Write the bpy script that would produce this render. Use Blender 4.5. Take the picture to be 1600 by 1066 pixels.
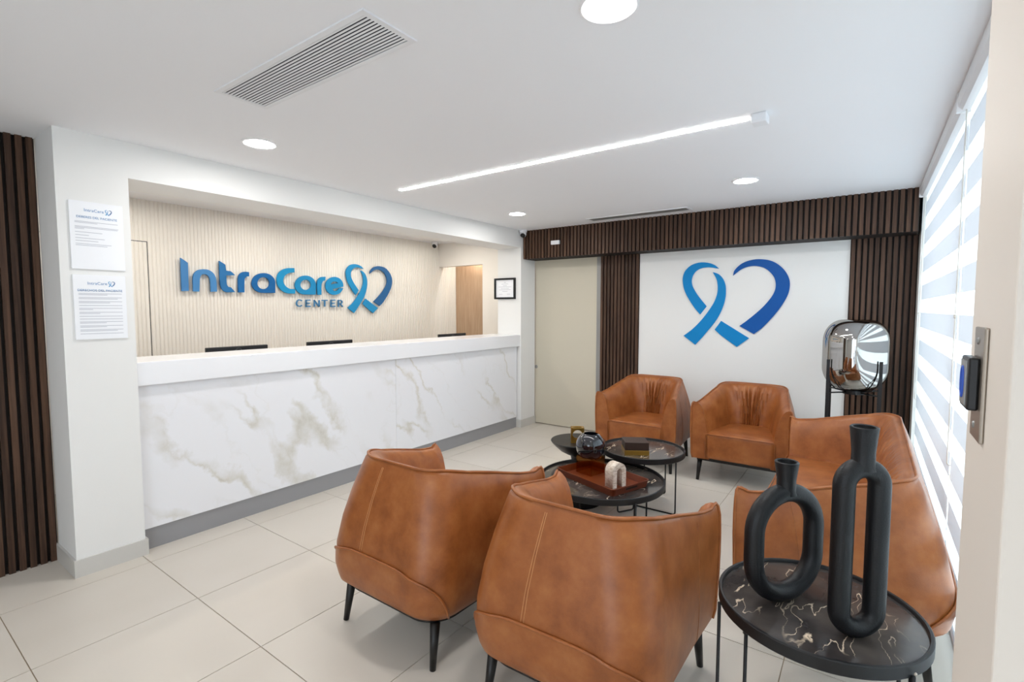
import bpy, bmesh, math, random
from mathutils import Vector, Matrix
random.seed(7)
scene = bpy.context.scene
for o in list(bpy.data.objects):
    bpy.data.objects.remove(o)
COL = scene.collection

# ------------------------------------------------------------------ camera
F_PX, H_CAM = 775.0, 1.45
PITCH = math.atan(49.5 / F_PX)
YAW = math.atan(559.0 / math.hypot(F_PX, 49.5))
cam_d = bpy.data.cameras.new('camera')
cam_d.sensor_width = 36.0
cam_d.lens = F_PX / 1600.0 * 36.0
cam_d.clip_start = 0.02
cam = bpy.data.objects.new('camera', cam_d)
COL.objects.link(cam)
cam.location = (0, 0, H_CAM)
cam.rotation_euler = (math.pi / 2 - PITCH, 0, YAW)
scene.camera = cam

# pixel (1600x1066 frame) -> direction; the distance comes from the surface touched
FW = Vector((-math.sin(YAW) * math.cos(PITCH), math.cos(YAW) * math.cos(PITCH), -math.sin(PITCH)))
RT = Vector((math.cos(YAW), math.sin(YAW), 0))
UP = RT.cross(FW)
def ray(x, y): return FW * F_PX + RT * (x - 800) + UP * (533 - y)
def on_z(x, y, z):
    r = ray(x, y); return Vector((0, 0, H_CAM)) + r * ((z - H_CAM) / r.z)
def on_x(x, y, X):
    r = ray(x, y); return Vector((0, 0, H_CAM)) + r * (X / r.x)
def on_y(x, y, Y):
    r = ray(x, y); return Vector((0, 0, H_CAM)) + r * (Y / r.y)

# ------------------------------------------------------------------ world, daylight, exposure
world = bpy.data.worlds.new('sky'); scene.world = world
world.use_nodes = True
bgn = world.node_tree.nodes['Background']
bgn.inputs[0].default_value = (0.80, 0.90, 1.0, 1)
bgn.inputs[1].default_value = 3.4
vs = scene.view_settings
vs.view_transform = 'Standard'
try: vs.look = 'None'
except Exception: pass
vs.gamma = 1.0; vs.use_curve_mapping = False
vs.exposure = 0.2
def portal(name, loc, rot, sx, sy):
    l = bpy.data.lights.new(name, 'AREA'); l.shape = 'RECTANGLE'; l.size = sx; l.size_y = sy
    l.cycles.is_portal = True
    o = bpy.data.objects.new(name, l); COL.objects.link(o)
    o.location = loc; o.rotation_euler = rot
    return o
portal('window_portal', (0.50, 3.12, 1.2), (0, math.radians(90), 0), 2.3, 3.8)
portal('entrance_portal', (-0.5, -2.52, 1.15), (math.radians(90), 0, math.pi), 1.8, 2.3)

# ------------------------------------------------------------------ materials
def srgb(r, g, b):
    f = lambda c: c / 12.92 if c <= 0.04045 else ((c + 0.055) / 1.055) ** 2.4
    return (f(r / 255), f(g / 255), f(b / 255), 1)
def mat(name, col, rough=0.5, metal=0.0, spec=0.5, emit=None, estr=0, trans=0.0, ior=1.45, coat=0.0):
    m = bpy.data.materials.new(name); m.use_nodes = True
    p = m.node_tree.nodes['Principled BSDF']
    p.inputs['Base Color'].default_value = col
    p.inputs['Roughness'].default_value = rough
    p.inputs['Metallic'].default_value = metal
    p.inputs['Specular IOR Level'].default_value = spec
    p.inputs['Transmission Weight'].default_value = trans
    p.inputs['IOR'].default_value = ior
    p.inputs['Coat Weight'].default_value = coat
    if emit: p.inputs['Emission Color'].default_value = emit; p.inputs['Emission Strength'].default_value = estr
    return m
def N(m, t, **kw):
    n = m.node_tree.nodes.new(t)
    for k, v in kw.items():
        if k in n.inputs.keys(): n.inputs[k].default_value = v
        else: setattr(n, k, v)
    return n
def L(m, a, b): m.node_tree.links.new(a, b)
def P(m): return m.node_tree.nodes['Principled BSDF']
def ramp(m, stops):
    r = N(m, 'ShaderNodeValToRGB'); e = r.color_ramp.elements
    e[0].position, e[0].color = stops[0]; e[1].position, e[1].color = stops[-1]
    for p, c in stops[1:-1]:
        x = e.new(p); x.color = c
    return r
def coords(m, scale=(1, 1, 1), kind='Object', rot=(0, 0, 0)):
    tc = N(m, 'ShaderNodeTexCoord'); mp = N(m, 'ShaderNodeMapping')
    mp.inputs['Scale'].default_value = scale; mp.inputs['Rotation'].default_value = rot
    L(m, tc.outputs[kind], mp.inputs['Vector']); return mp.outputs[0]
def bump(m, height, strength=0.2, dist=0.01):
    b = N(m, 'ShaderNodeBump', Strength=strength, Distance=dist); L(m, height, b.inputs['Height']); L(m, b.outputs[0], P(m).inputs['Normal'])

M = {}
M['wall'] = mat('white_paint', srgb(236, 236, 234), 0.6, spec=0.3)
nn = N(M['wall'], 'ShaderNodeTexNoise', Scale=160.0, Detail=2.0); L(M['wall'], coords(M['wall']), nn.inputs['Vector']); bump(M['wall'], nn.outputs[0], 0.08, 0.002)
M['ceil'] = mat('ceiling_paint', srgb(244, 245, 248), 0.75, spec=0.2)
M['flute'] = mat('fluted_cream', srgb(240, 235, 227), 0.55, spec=0.3)
M['jamb'] = mat('cream_jamb_paint', srgb(232, 224, 214), 0.5, spec=0.3)
M['base'] = mat('grey_tile_skirting', srgb(205, 203, 198), 0.35)
M['kick'] = mat('grey_kickplate', srgb(150, 150, 152), 0.4)
M['quartz'] = mat('white_quartz', srgb(242, 243, 246), 0.2)
M['grout'] = mat('beige_grout', srgb(176, 160, 138), 0.8)
M['black'] = mat('black_powder_coat', srgb(20, 20, 22), 0.45)
M['blackplastic'] = mat('black_plastic', srgb(16, 16, 18), 0.35)
M['blackwood'] = mat('black_stained_wood', srgb(22, 20, 19), 0.4)
M['steel'] = mat('brushed_steel', srgb(170, 160, 148), 0.35, 0.9)
M['brass'] = mat('brass', srgb(170, 132, 60), 0.32, 0.85)
M['whitemetal'] = mat('white_metal', srgb(236, 237, 240), 0.4)
M['greymetal'] = mat('grey_aluminium', srgb(150, 150, 148), 0.4, 0.5)
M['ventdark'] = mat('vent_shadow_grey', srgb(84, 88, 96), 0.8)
M['paper'] = mat('white_board', srgb(244, 246, 250), 0.5)
M['ink'] = mat('grey_print', srgb(186, 189, 198), 0.7)
M['inkblue'] = mat('blue_print', srgb(90, 140, 190), 0.7)
M['clay'] = mat('matt_black_ceramic', srgb(9, 11, 15), 0.46, spec=0.45)
nn = N(M['clay'], 'ShaderNodeTexNoise', Scale=220.0, Detail=2.0); L(M['clay'], coords(M['clay']), nn.inputs['Vector']); bump(M['clay'], nn.outputs[0], 0.25, 0.003)
M['blue_lt'] = mat('light_blue_acrylic', srgb(0, 132, 200), 0.5, spec=0.3)
M['blue_dk'] = mat('dark_blue_acrylic', srgb(0, 84, 164), 0.5, spec=0.3)
for k, c in dict(s_i=(66, 130, 190), s_n=(70, 136, 196), s_t=(34, 112, 172), s_r=(10, 102, 168), s_a=(8, 98, 164), s_c=(24, 150, 206),
                 s_are=(28, 142, 198), s_cen=(70, 130, 176), s_hd=(36, 98, 152)).items():
    M[k] = mat('sign_blue_' + k[2:], srgb(*c), 0.4)
M['lampglow'] = mat('downlight_diffuser', (1, 1, 1, 1), 0.5, emit=(1, 0.98, 0.96, 1), estr=150)
M['lampwarm'] = mat('warm_downlight_diffuser', (1, 1, 1, 1), 0.5, emit=(1, 0.95, 0.87, 1), estr=270)
M['stripglow'] = mat('strip_diffuser', (1, 1, 1, 1), 0.5, emit=(1, 0.98, 0.95, 1), estr=62)
M['globe'] = mat('dark_blue_glass', srgb(10, 14, 24), 0.04, coat=1.0)
M['chain'] = mat('white_chain', srgb(225, 220, 212), 0.4)
M['darkbook'] = mat('dark_textured_leather', srgb(58, 42, 34), 0.5)
nn = N(M['darkbook'], 'ShaderNodeTexWave', Scale=60.0, Distortion=1.0); L(M['darkbook'], coords(M['darkbook']), nn.inputs['Vector']); bump(M['darkbook'], nn.outputs[0], 0.5, 0.004)
M['tray'] = mat('red_brown_tray_leather', srgb(104, 46, 22), 0.32)
M['stitch'] = mat('pale_stitching', srgb(205, 150, 100), 0.7)
M['screenback'] = mat('monitor_plastic', srgb(24, 25, 28), 0.4)
M['ringlogo'] = mat('silver_ring', srgb(120, 122, 126), 0.3, 0.7)
M['red'] = mat('red_plastic', srgb(190, 40, 40), 0.5)
M['blueled'] = mat('blue_plastic', srgb(50, 90, 190), 0.3)

def m_floor():
    m = mat('beige_porcelain', srgb(214, 206, 194), 0.28, spec=0.45)
    v = coords(m, (1.2, 0.5, 1)); n = N(m, 'ShaderNodeTexNoise', Scale=1.6, Detail=3.0, Roughness=0.45)
    oi = N(m, 'ShaderNodeObjectInfo'); ad = N(m, 'ShaderNodeVectorMath', operation='ADD'); sc = N(m, 'ShaderNodeVectorMath', operation='SCALE'); sc.inputs['Scale'].default_value = 40
    cx = N(m, 'ShaderNodeCombineXYZ'); L(m, oi.outputs['Random'], cx.inputs[0]); L(m, oi.outputs['Random'], cx.inputs[1])
    L(m, cx.outputs[0], sc.inputs[0]); L(m, v, ad.inputs[0]); L(m, sc.outputs[0], ad.inputs[1]); L(m, ad.outputs[0], n.inputs['Vector'])
    r = ramp(m, [(0.2, srgb(206, 198, 186)), (0.8, srgb(217, 210, 200))])
    L(m, n.outputs[0], r.inputs[0]); L(m, r.outputs[0], P(m).inputs['Base Color'])
    return m
M['floor'] = m_floor()

def m_marble():
    m = mat('white_veined_marble', srgb(238, 239, 243), 0.16)
    tc = N(m, 'ShaderNodeTexCoord')
    d = N(m, 'ShaderNodeTexNoise', Scale=1.6, Detail=6.0, Roughness=0.62); L(m, tc.outputs['Object'], d.inputs['Vector'])
    mul = N(m, 'ShaderNodeVectorMath', operation='SCALE'); mul.inputs['Scale'].default_value = 0.55
    L(m, d.outputs['Color'], mul.inputs[0])
    ad = N(m, 'ShaderNodeVectorMath', operation='ADD'); L(m, tc.outputs['Object'], ad.inputs[0]); L(m, mul.outputs[0], ad.inputs[1])
    def vein(rotx, scale, w, seed):
        mp = N(m, 'ShaderNodeMapping'); mp.inputs['Rotation'].default_value = (rotx, 0, 0); mp.inputs['Location'].default_value = (0, seed, seed)
        L(m, ad.outputs[0], mp.inputs['Vector'])
        st = N(m, 'ShaderNodeMapping'); st.inputs['Scale'].default_value = (0.2, scale, scale * 0.22); L(m, mp.outputs[0], st.inputs['Vector'])
        n = N(m, 'ShaderNodeTexNoise', Scale=1.0, Detail=2.5, Roughness=0.5); L(m, st.outputs[0], n.inputs['Vector'])
        s = N(m, 'ShaderNodeMath', operation='SUBTRACT'); s.inputs[1].default_value = 0.5; L(m, n.outputs[0], s.inputs[0])
        a = N(m, 'ShaderNodeMath', operation='ABSOLUTE'); L(m, s.outputs[0], a.inputs[0])
        mr = N(m, 'ShaderNodeMapRange'); mr.inputs['From Max'].default_value = w; mr.inputs['To Min'].default_value = 1; mr.inputs['To Max'].default_value = 0
        L(m, a.outputs[0], mr.inputs[0]); return mr.outputs[0]
    v1 = vein(math.radians(-40), 2.3, 0.034, 3.7); v2 = vein(math.radians(-32), 3.2, 0.012, 9.2)
    mk = N(m, 'ShaderNodeTexNoise', Scale=1.3, Detail=2.0); L(m, tc.outputs['Object'], mk.inputs['Vector'])
    mkr = N(m, 'ShaderNodeMapRange'); mkr.inputs['From Min'].default_value = 0.38; mkr.inputs['From Max'].default_value = 0.58; L(m, mk.outputs[0], mkr.inputs[0])
    g = N(m, 'ShaderNodeTexNoise', Scale=14.0, Detail=6.0); L(m, tc.outputs['Object'], g.inputs['Vector'])
    a1 = N(m, 'ShaderNodeMath', operation='MULTIPLY'); L(m, v1, a1.inputs[0]); L(m, mkr.outputs[0], a1.inputs[1])
    a2 = N(m, 'ShaderNodeMath', operation='MULTIPLY'); L(m, v2, a2.inputs[0]); a2.inputs[1].default_value = 0.14
    mx = N(m, 'ShaderNodeMath', operation='MAXIMUM'); L(m, a1.outputs[0], mx.inputs[0]); L(m, a2.outputs[0], mx.inputs[1])
    a3 = N(m, 'ShaderNodeMath', operation='MULTIPLY'); L(m, mx.outputs[0], a3.inputs[0]); L(m, g.outputs[0], a3.inputs[1])
    a4 = N(m, 'ShaderNodeMath', operation='MULTIPLY'); L(m, a3.outputs[0], a4.inputs[0]); a4.inputs[1].default_value = 0.95
    r = ramp(m, [(0.0, srgb(240, 241, 245)), (0.45, srgb(220, 218, 212)), (1.0, srgb(182, 176, 162))])
    L(m, a4.outputs[0], r.inputs[0]); L(m, r.outputs[0], P(m).inputs['Base Color'])
    return m
M['marble'] = m_marble()

def m_darkmarble():
    m = mat('dark_veined_marble', srgb(60, 54, 52), 0.12)
    v = coords(m, (1, 1, 1))
    d = N(m, 'ShaderNodeTexNoise', Scale=5.0, Detail=5.0); L(m, v, d.inputs['Vector'])
    mul = N(m, 'ShaderNodeVectorMath', operation='SCALE'); mul.inputs['Scale'].default_value = 0.16; L(m, d.outputs['Color'], mul.inputs[0])
    ad = N(m, 'ShaderNodeVectorMath', operation='ADD'); L(m, v, ad.inputs[0]); L(m, mul.outputs[0], ad.inputs[1])
    st = N(m, 'ShaderNodeMapping'); st.inputs['Rotation'].default_value = (0, 0, 0.5); st.inputs['Scale'].default_value = (15, 3.2, 1); L(m, ad.outputs[0], st.inputs['Vector'])
    n = N(m, 'ShaderNodeTexNoise', Scale=1.0, Detail=2.0); L(m, st.outputs[0], n.inputs['Vector'])
    s = N(m, 'ShaderNodeMath', operation='SUBTRACT'); s.inputs[1].default_value = 0.5; L(m, n.outputs[0], s.inputs[0])
    a = N(m, 'ShaderNodeMath', operation='ABSOLUTE'); L(m, s.outputs[0], a.inputs[0])
    mr = N(m, 'ShaderNodeMapRange'); mr.inputs['From Max'].default_value = 0.010; mr.inputs['To Min'].default_value = 1; mr.inputs['To Max'].default_value = 0; L(m, a.outputs[0], mr.inputs[0])
    mk = N(m, 'ShaderNodeTexNoise', Scale=7.0, Detail=1.0); L(m, v, mk.inputs['Vector'])
    mkr = N(m, 'ShaderNodeMapRange'); mkr.inputs['From Min'].default_value = 0.42; mkr.inputs['From Max'].default_value = 0.6; L(m, mk.outputs[0], mkr.inputs[0])
    x = N(m, 'ShaderNodeMath', operation='MULTIPLY'); L(m, mr.outputs[0], x.inputs[0]); L(m, mkr.outputs[0], x.inputs[1])
    bs = ramp(m, [(0.35, srgb(44, 41, 42)), (0.65, srgb(84, 77, 72))]); L(m, d.outputs[0], bs.inputs[0])
    mix = N(m, 'ShaderNodeMix', data_type='RGBA'); L(m, x.outputs[0], mix.inputs[0]); L(m, bs.outputs[0], mix.inputs[6]); mix.inputs[7].default_value = srgb(226, 205, 180)
    L(m, mix.outputs[2], P(m).inputs['Base Color'])
    return m
M['dmarble'] = m_darkmarble()

def m_leather():
    m = mat('tan_leather', srgb(176, 104, 50), 0.36, spec=0.5)
    v = coords(m)
    n = N(m, 'ShaderNodeTexNoise', Scale=9.0, Detail=6.0, Roughness=0.62); L(m, v, n.inputs['Vector'])
    r = ramp(m, [(0.3, srgb(130, 72, 32)), (0.5, srgb(152, 88, 43)), (0.72, srgb(168, 105, 57))])
    L(m, n.outputs[0], r.inputs[0]); L(m, r.outputs[0], P(m).inputs['Base Color'])
    vo = N(m, 'ShaderNodeTexVoronoi', Scale=420.0); L(m, v, vo.inputs['Vector'])
    bump(m, vo.outputs['Distance'], 0.12, 0.002)
    return m
M['leather'] = m_leather()

def m_wood(name, dark, light, stretch=(28, 28, 1.2), rough=0.5):
    m = mat(name, light, rough, spec=0.3)
    v = coords(m, stretch); oi = N(m, 'ShaderNodeObjectInfo')
    cx = N(m, 'ShaderNodeCombineXYZ'); L(m, oi.outputs['Random'], cx.inputs[0]); L(m, oi.outputs['Random'], cx.inputs[2])
    sc = N(m, 'ShaderNodeVectorMath', operation='SCALE'); sc.inputs['Scale'].default_value = 60; L(m, cx.outputs[0], sc.inputs[0])
    ad = N(m, 'ShaderNodeVectorMath', operation='ADD'); L(m, v, ad.inputs[0]); L(m, sc.outputs[0], ad.inputs[1])
    n = N(m, 'ShaderNodeTexNoise', Scale=1.6, Detail=5.0, Roughness=0.6); L(m, ad.outputs[0], n.inputs['Vector'])
    r = ramp(m, [(0.3, dark), (0.7, light)]); L(m, n.outputs[0], r.inputs[0])
    hs = N(m, 'ShaderNodeHueSaturation'); mr = N(m, 'ShaderNodeMapRange'); mr.inputs['To Min'].default_value = 0.75; mr.inputs['To Max'].default_value = 1.25
    L(m, oi.outputs['Random'], mr.inputs[0]); L(m, mr.outputs[0], hs.inputs['Value']); L(m, r.outputs[0], hs.inputs['Color'])
    L(m, hs.outputs[0], P(m).inputs['Base Color']); return m
M['walnut'] = m_wood('walnut_slat', srgb(52, 36, 28), srgb(98, 72, 56))
M['walnutback'] = mat('dark_slat_backing', srgb(26, 19, 16), 0.7)
M['oak'] = m_wood('pale_oak', srgb(192, 160, 130), srgb(220, 190, 160), (60, 60, 2.0), 0.5)

def m_travertine():
    m = mat('cream_travertine', srgb(226, 212, 196), 0.6)
    v = coords(m, (30, 30, 90)); n = N(m, 'ShaderNodeTexNoise', Scale=1.5, Detail=3.0); L(m, v, n.inputs['Vector'])
    r = ramp(m, [(0.35, srgb(196, 176, 156)), (0.6, srgb(230, 218, 204))]); L(m, n.outputs[0], r.inputs[0]); L(m, r.outputs[0], P(m).inputs['Base Color'])
    bump(m, n.outputs[0], 0.3, 0.002); return m
M['trav'] = m_travertine()

def m_mixshader(name, a, b, fac):
    m = bpy.data.materials.new(name); m.use_nodes = True
    nt = m.node_tree; nt.nodes.clear(); out = N(m, 'ShaderNodeOutputMaterial'); mx = N(m, 'ShaderNodeMixShader'); mx.inputs[0].default_value = fac
    def mk(t, c, r=None):
        n = N(m, t); n.inputs['Color'].default_value = c
        if r is not None: n.inputs['Roughness'].default_value = r
        return n
    A, B = mk(*a), mk(*b); L(m, A.outputs[0], mx.inputs[1]); L(m, B.outputs[0], mx.inputs[2]); L(m, mx.outputs[0], out.inputs[0]); return m
M['sheer'] = m_mixshader('sheer_blind_band', ('ShaderNodeBsdfTransparent', (1, 1, 1, 1)), ('ShaderNodeBsdfTranslucent', (0.95, 0.96, 0.97, 1)), 0.6)
M['band'] = m_mixshader('opaque_blind_band', ('ShaderNodeBsdfDiffuse', srgb(238, 239, 241)), ('ShaderNodeBsdfTranslucent', srgb(232, 234, 238)), 0.5)
M['pane'] = m_mixshader('window_glass', ('ShaderNodeBsdfTransparent', (0.95, 0.98, 0.97, 1)), ('ShaderNodeBsdfGlossy', (1, 1, 1, 1), 0.02), 0.06)
M['amber'] = m_mixshader('amber_glass', ('ShaderNodeBsdfTransparent', srgb(240, 210, 160)), ('ShaderNodeBsdfGlossy', srgb(200, 150, 90), 0.05), 0.14)
M['smoke'] = m_mixshader('mirrored_smoke_glass', ('ShaderNodeBsdfTransparent', srgb(150, 145, 140)), ('ShaderNodeBsdfGlossy', srgb(205, 203, 200), 0.015), 0.72)
M['frost'] = mat('frosted_glass', srgb(204, 197, 179), 0.32, spec=0.5)

# ------------------------------------------------------------------ mesh helpers
def new_obj(name, me, m, parent=None, smooth=False):
    o = bpy.data.objects.new(name, me); COL.objects.link(o)
    if m is not None and not me.materials: me.materials.append(M[m] if isinstance(m, str) else m)
    if smooth:
        for p in me.polygons: p.use_smooth = True
    if parent is not None: o.parent = parent
    return o
def mesh(name, v, f):
    me = bpy.data.meshes.new(name); me.from_pydata([tuple(x) for x in v], [], f); me.update(); return me
def clean(me):
    b = bmesh.new(); b.from_mesh(me); bmesh.ops.remove_doubles(b, verts=b.verts, dist=1e-5); bmesh.ops.recalc_face_normals(b, faces=b.faces); b.to_mesh(me); b.free(); return me
def tag(o, label=None, cat=None, group=None, kind=None):
    if label: o['label'] = label
    if cat: o['category'] = cat
    if group: o['group'] = group
    if kind: o['kind'] = kind
    return o
def thing(name, label, cat, loc=(0, 0, 0), rz=0, group=None, kind=None):
    o = bpy.data.objects.new(name, None); COL.objects.link(o); o.location = loc; o.rotation_euler = (0, 0, rz); o.empty_display_size = 0.1
    return tag(o, label, cat, group, kind)
BOXF = [(0, 3, 2, 1), (4, 5, 6, 7), (0, 1, 5, 4), (1, 2, 6, 5), (2, 3, 7, 6), (3, 0, 4, 7)]
def boxv(x0, x1, y0, y1, z0, z1): return [(x0, y0, z0), (x1, y0, z0), (x1, y1, z0), (x0, y1, z0), (x0, y0, z1), (x1, y0, z1), (x1, y1, z1), (x0, y1, z1)]
def box(name, x0, x1, y0, y1, z0, z1, m, parent=None, bevel=0.0, seg=2):
    me = mesh(name, boxv(x0, x1, y0, y1, z0, z1), BOXF)
    if bevel:
        b = bmesh.new(); b.from_mesh(me); bmesh.ops.bevel(b, geom=list(b.edges), offset=bevel, segments=seg, profile=0.5, affect='EDGES'); b.to_mesh(me); b.free()
    return new_obj(name, me, m, parent, smooth=False)
def boxes(name, lst, m, parent=None):
    v, f = [], []
    for b in lst:
        k = len(v); v += boxv(*b); f += [tuple(i + k for i in q) for q in BOXF]
    return new_obj(name, mesh(name, v, f), m, parent)
def tube_data(pts, r, n=8, closed=False, caps=True):
    pts = [Vector(p) for p in pts]; v, f = [], []
    rr = r if isinstance(r, (list, tuple)) else [r] * len(pts)
    ref = None
    for i, p in enumerate(pts):
        if closed: t = (pts[(i + 1) % len(pts)] - pts[i - 1])
        else: t = pts[min(i + 1, len(pts) - 1)] - pts[max(i - 1, 0)]
        t.normalize()
        if ref is None:
            ref = Vector((0, 0, 1)) if abs(t.z) < 0.9 else Vector((1, 0, 0))
        a = (ref - t * ref.dot(t))
        if a.length < 1e-6: a = t.orthogonal()
        a.normalize(); ref = a; b = t.cross(a)
        for k in range(n):
            w = 2 * math.pi * k / n; v.append(p + (a * math.cos(w) + b * math.sin(w)) * rr[i])
    m = len(pts)
    for i in range(m if closed else m - 1):
        j = (i + 1) % m
        for k in range(n): f.append((i * n + k, i * n + (k + 1) % n, j * n + (k + 1) % n, j * n + k))
    if not closed and caps:
        f.append(tuple(range(n))[::-1]); f.append(tuple((m - 1) * n + k for k in range(n)))
    return v, f
def tube(name, pts, r, m, parent=None, n=8, closed=False):
    v, f = tube_data(pts, r, n, closed); return new_obj(name, clean(mesh(name, v, f)), m, parent, smooth=True)
def round_poly(pts, rad, seg=5):
    pts = [Vector(p) for p in pts]; out = [pts[0]]
    for i in range(1, len(pts) - 1):
        a = (pts[i - 1] - pts[i]).normalized(); b = (pts[i + 1] - pts[i]).normalized()
        p0 = pts[i] + a * rad; p2 = pts[i] + b * rad
        for k in range(seg + 1):
            t = k / seg; out.append(p0 * (1 - t) ** 2 + pts[i] * 2 * t * (1 - t) + p2 * t * t)
    out.append(pts[-1]); return out
def lathe(name, prof, m, parent=None, n=48, loc=(0, 0, 0), smooth=True):
    v, f = [], []
    for r, z in prof:
        for k in range(n):
            w = 2 * math.pi * k / n; v.append((loc[0] + r * math.cos(w), loc[1] + r * math.sin(w), loc[2] + z))
    for i in range(len(prof) - 1):
        for k in range(n): f.append((i * n + k, i * n + (k + 1) % n, (i + 1) * n + (k + 1) % n, (i + 1) * n + k))
    ringed = prof[0] == prof[-1]
    if prof[0][0] > 1e-6 and not ringed: f.append(tuple(range(n))[::-1])
    if prof[-1][0] > 1e-6 and prof[0][0] > 1e-6 and not ringed: f.append(tuple((len(prof) - 1) * n + k for k in range(n)))
    me = clean(mesh(name, v, f)); o = new_obj(name, me, m, parent)
    if smooth:
        for p in me.polygons: p.use_smooth = p.area < 1e9 and len(p.vertices) == 4
        try: me.set_sharp_from_angle(angle=math.radians(40))
        except Exception: pass
    return o
def rounded_box(name, sx, sy, sz, r, m, parent=None, loc=(0, 0, 0), cuts=10, crown=0.0):
    b = bmesh.new(); bmesh.ops.create_cube(b, size=2.0); bmesh.ops.subdivide_edges(b, edges=b.edges, cuts=cuts, use_grid_fill=True)
    for q in b.verts:
        p = Vector((q.co.x * sx / 2, q.co.y * sy / 2, q.co.z * sz / 2))
        lim = Vector((sx / 2 - r, sy / 2 - r, sz / 2 - r)); c = Vector([max(-lim[i], min(lim[i], p[i])) for i in range(3)])
        d = p - c
        if d.length > 1e-9: p = c + d.normalized() * r
        if crown and p.z > 0: p.z += crown * (1 - (p.x / (sx / 2)) ** 2) * (1 - (p.y / (sy / 2)) ** 2)
        q.co = p + Vector(loc)
    me = bpy.data.meshes.new(name); b.to_mesh(me); b.free(); return new_obj(name, me, m, parent, smooth=True)
def plate(name, outlines, thick, m, parent=None, xf=None):
    """flat outline(s) (first outer, others holes) in (u,v), extruded to thickness, mapped by xf(u,v,w)"""
    cu = bpy.data.curves.new(name, 'CURVE'); cu.dimensions = '2D'; cu.fill_mode = 'BOTH'; cu.extrude = thick / 2
    for ol in outlines:
        s = cu.splines.new('POLY'); s.points.add(len(ol) - 1); s.use_cyclic_u = True
        for p, q in zip(s.points, ol): p.co = (q[0], q[1], 0, 1)
    tmp = bpy.data.objects.new(name + '_t', cu); COL.objects.link(tmp)
    dg = bpy.context.evaluated_depsgraph_get(); me = bpy.data.meshes.new_from_object(tmp.evaluated_get(dg)); me.name = name
    bpy.data.objects.remove(tmp); bpy.data.curves.remove(cu)
    for q in me.vertices: q.co = xf(q.co.x, q.co.y, q.co.z + thick / 2)
    me.materials.clear(); clean(me); return new_obj(name, me, m, parent)
def smooth_loop(pts, k=4):
    n = len(pts); out = []
    for i in range(n):
        p0, p1, p2, p3 = [Vector((*pts[(i + j - 1) % n], 0)) for j in range(4)]
        corner = (p1 - p0).angle(p2 - p1, 0) > 0.75 or (p2 - p1).angle(p3 - p2, 0) > 0.75
        for s in range(1 if corner else k):
            t = s / k
            q = 0.5 * ((2 * p1) + (-p0 + p2) * t + (2 * p0 - 5 * p1 + 4 * p2 - p3) * t * t + (-p0 + 3 * p1 - 3 * p2 + p3) * t ** 3) if not corner else p1
            out.append((q.x, q.y))
    return out
def text_mesh(s, size):
    cu = bpy.data.curves.new('t', 'FONT'); cu.body = s; cu.size = size; cu.align_x = 'CENTER'
    tmp = bpy.data.objects.new('t', cu); COL.objects.link(tmp)
    dg = bpy.context.evaluated_depsgraph_get(); me = bpy.data.meshes.new_from_object(tmp.evaluated_get(dg))
    bpy.data.objects.remove(tmp); bpy.data.curves.remove(cu); me.materials.clear(); return me
def copy_tree(o, parent=None):
    c = o.copy(); COL.objects.link(c); c.parent = parent
    for ch in o.children: copy_tree(ch, c)
    return c

# ================================================================== SETTING
CEIL = 2.39
XL, XF, YB, XW = -3.43, -5.10, 5.26, 0.36      # counter wall face, fluted wall, back wall, window wall
# ---- floor: bed of grout with separate tiles
fl = tag(box('floor', -5.3, 1.4, -2.6, 5.75, -0.08, -0.004, 'grout'), 'beige porcelain tile floor with thin joints', 'floor', kind='structure')
TS, TG = 0.613, 0.004
tme = mesh('floor_tile', boxv(TG / 2, TS - TG / 2, TG / 2, TS - TG / 2, -0.012, 0.0), BOXF); tme.materials.append(M['floor'])
ix0, iy0 = -3.30 - TS * 1, 1.03 - TS * 5
for i in range(8):
    for j in range(12):
        x, y = ix0 + i * TS, iy0 + j * TS
        if x > 1.3 or y > 5.4: continue
        o = bpy.data.objects.new('floor_tile', tme); COL.objects.link(o); o.location = (x, y, 0); o.parent = fl
# ---- ceiling
tag(box('ceiling', -5.3, 1.4, -2.6, 5.75, CEIL, CEIL + 0.12, 'ceil'), 'white painted ceiling', 'ceiling', kind='structure')
# ---- counter wall: pillars and beam
wl = thing('wall_left', 'white wall with pillars and beam framing the reception niche', 'wall', kind='structure')
box('pillar', XL - 0.35, XL, 0.735, 1.05, 0, CEIL, 'wall', wl)
box('pillar', XL - 0.35, XL, 4.95, YB, 0, CEIL, 'wall', wl)
box('beam', XL - 0.35, XL, 1.05, 4.95, 2.19, CEIL, 'wall', wl)
bb = thing('baseboard_left', 'grey tile skirting around the white pillars', 'skirting', kind='structure')
boxes('skirting_tile', [(XL - 0.36, XL + 0.012, 0.723, 0.735, 0, 0.095), (XL, XL + 0.012, 0.735, 1.062, 0, 0.095), (XL - 0.06, XL, 1.05, 1.062, 0, 0.095)], 'base', bb)
boxes('skirting_tile', [(XL, XL + 0.012, 4.93, YB, 0, 0.095), (XL - 0.06, XL, 4.93, 4.95, 0, 0.095)], 'base', bb)
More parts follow.
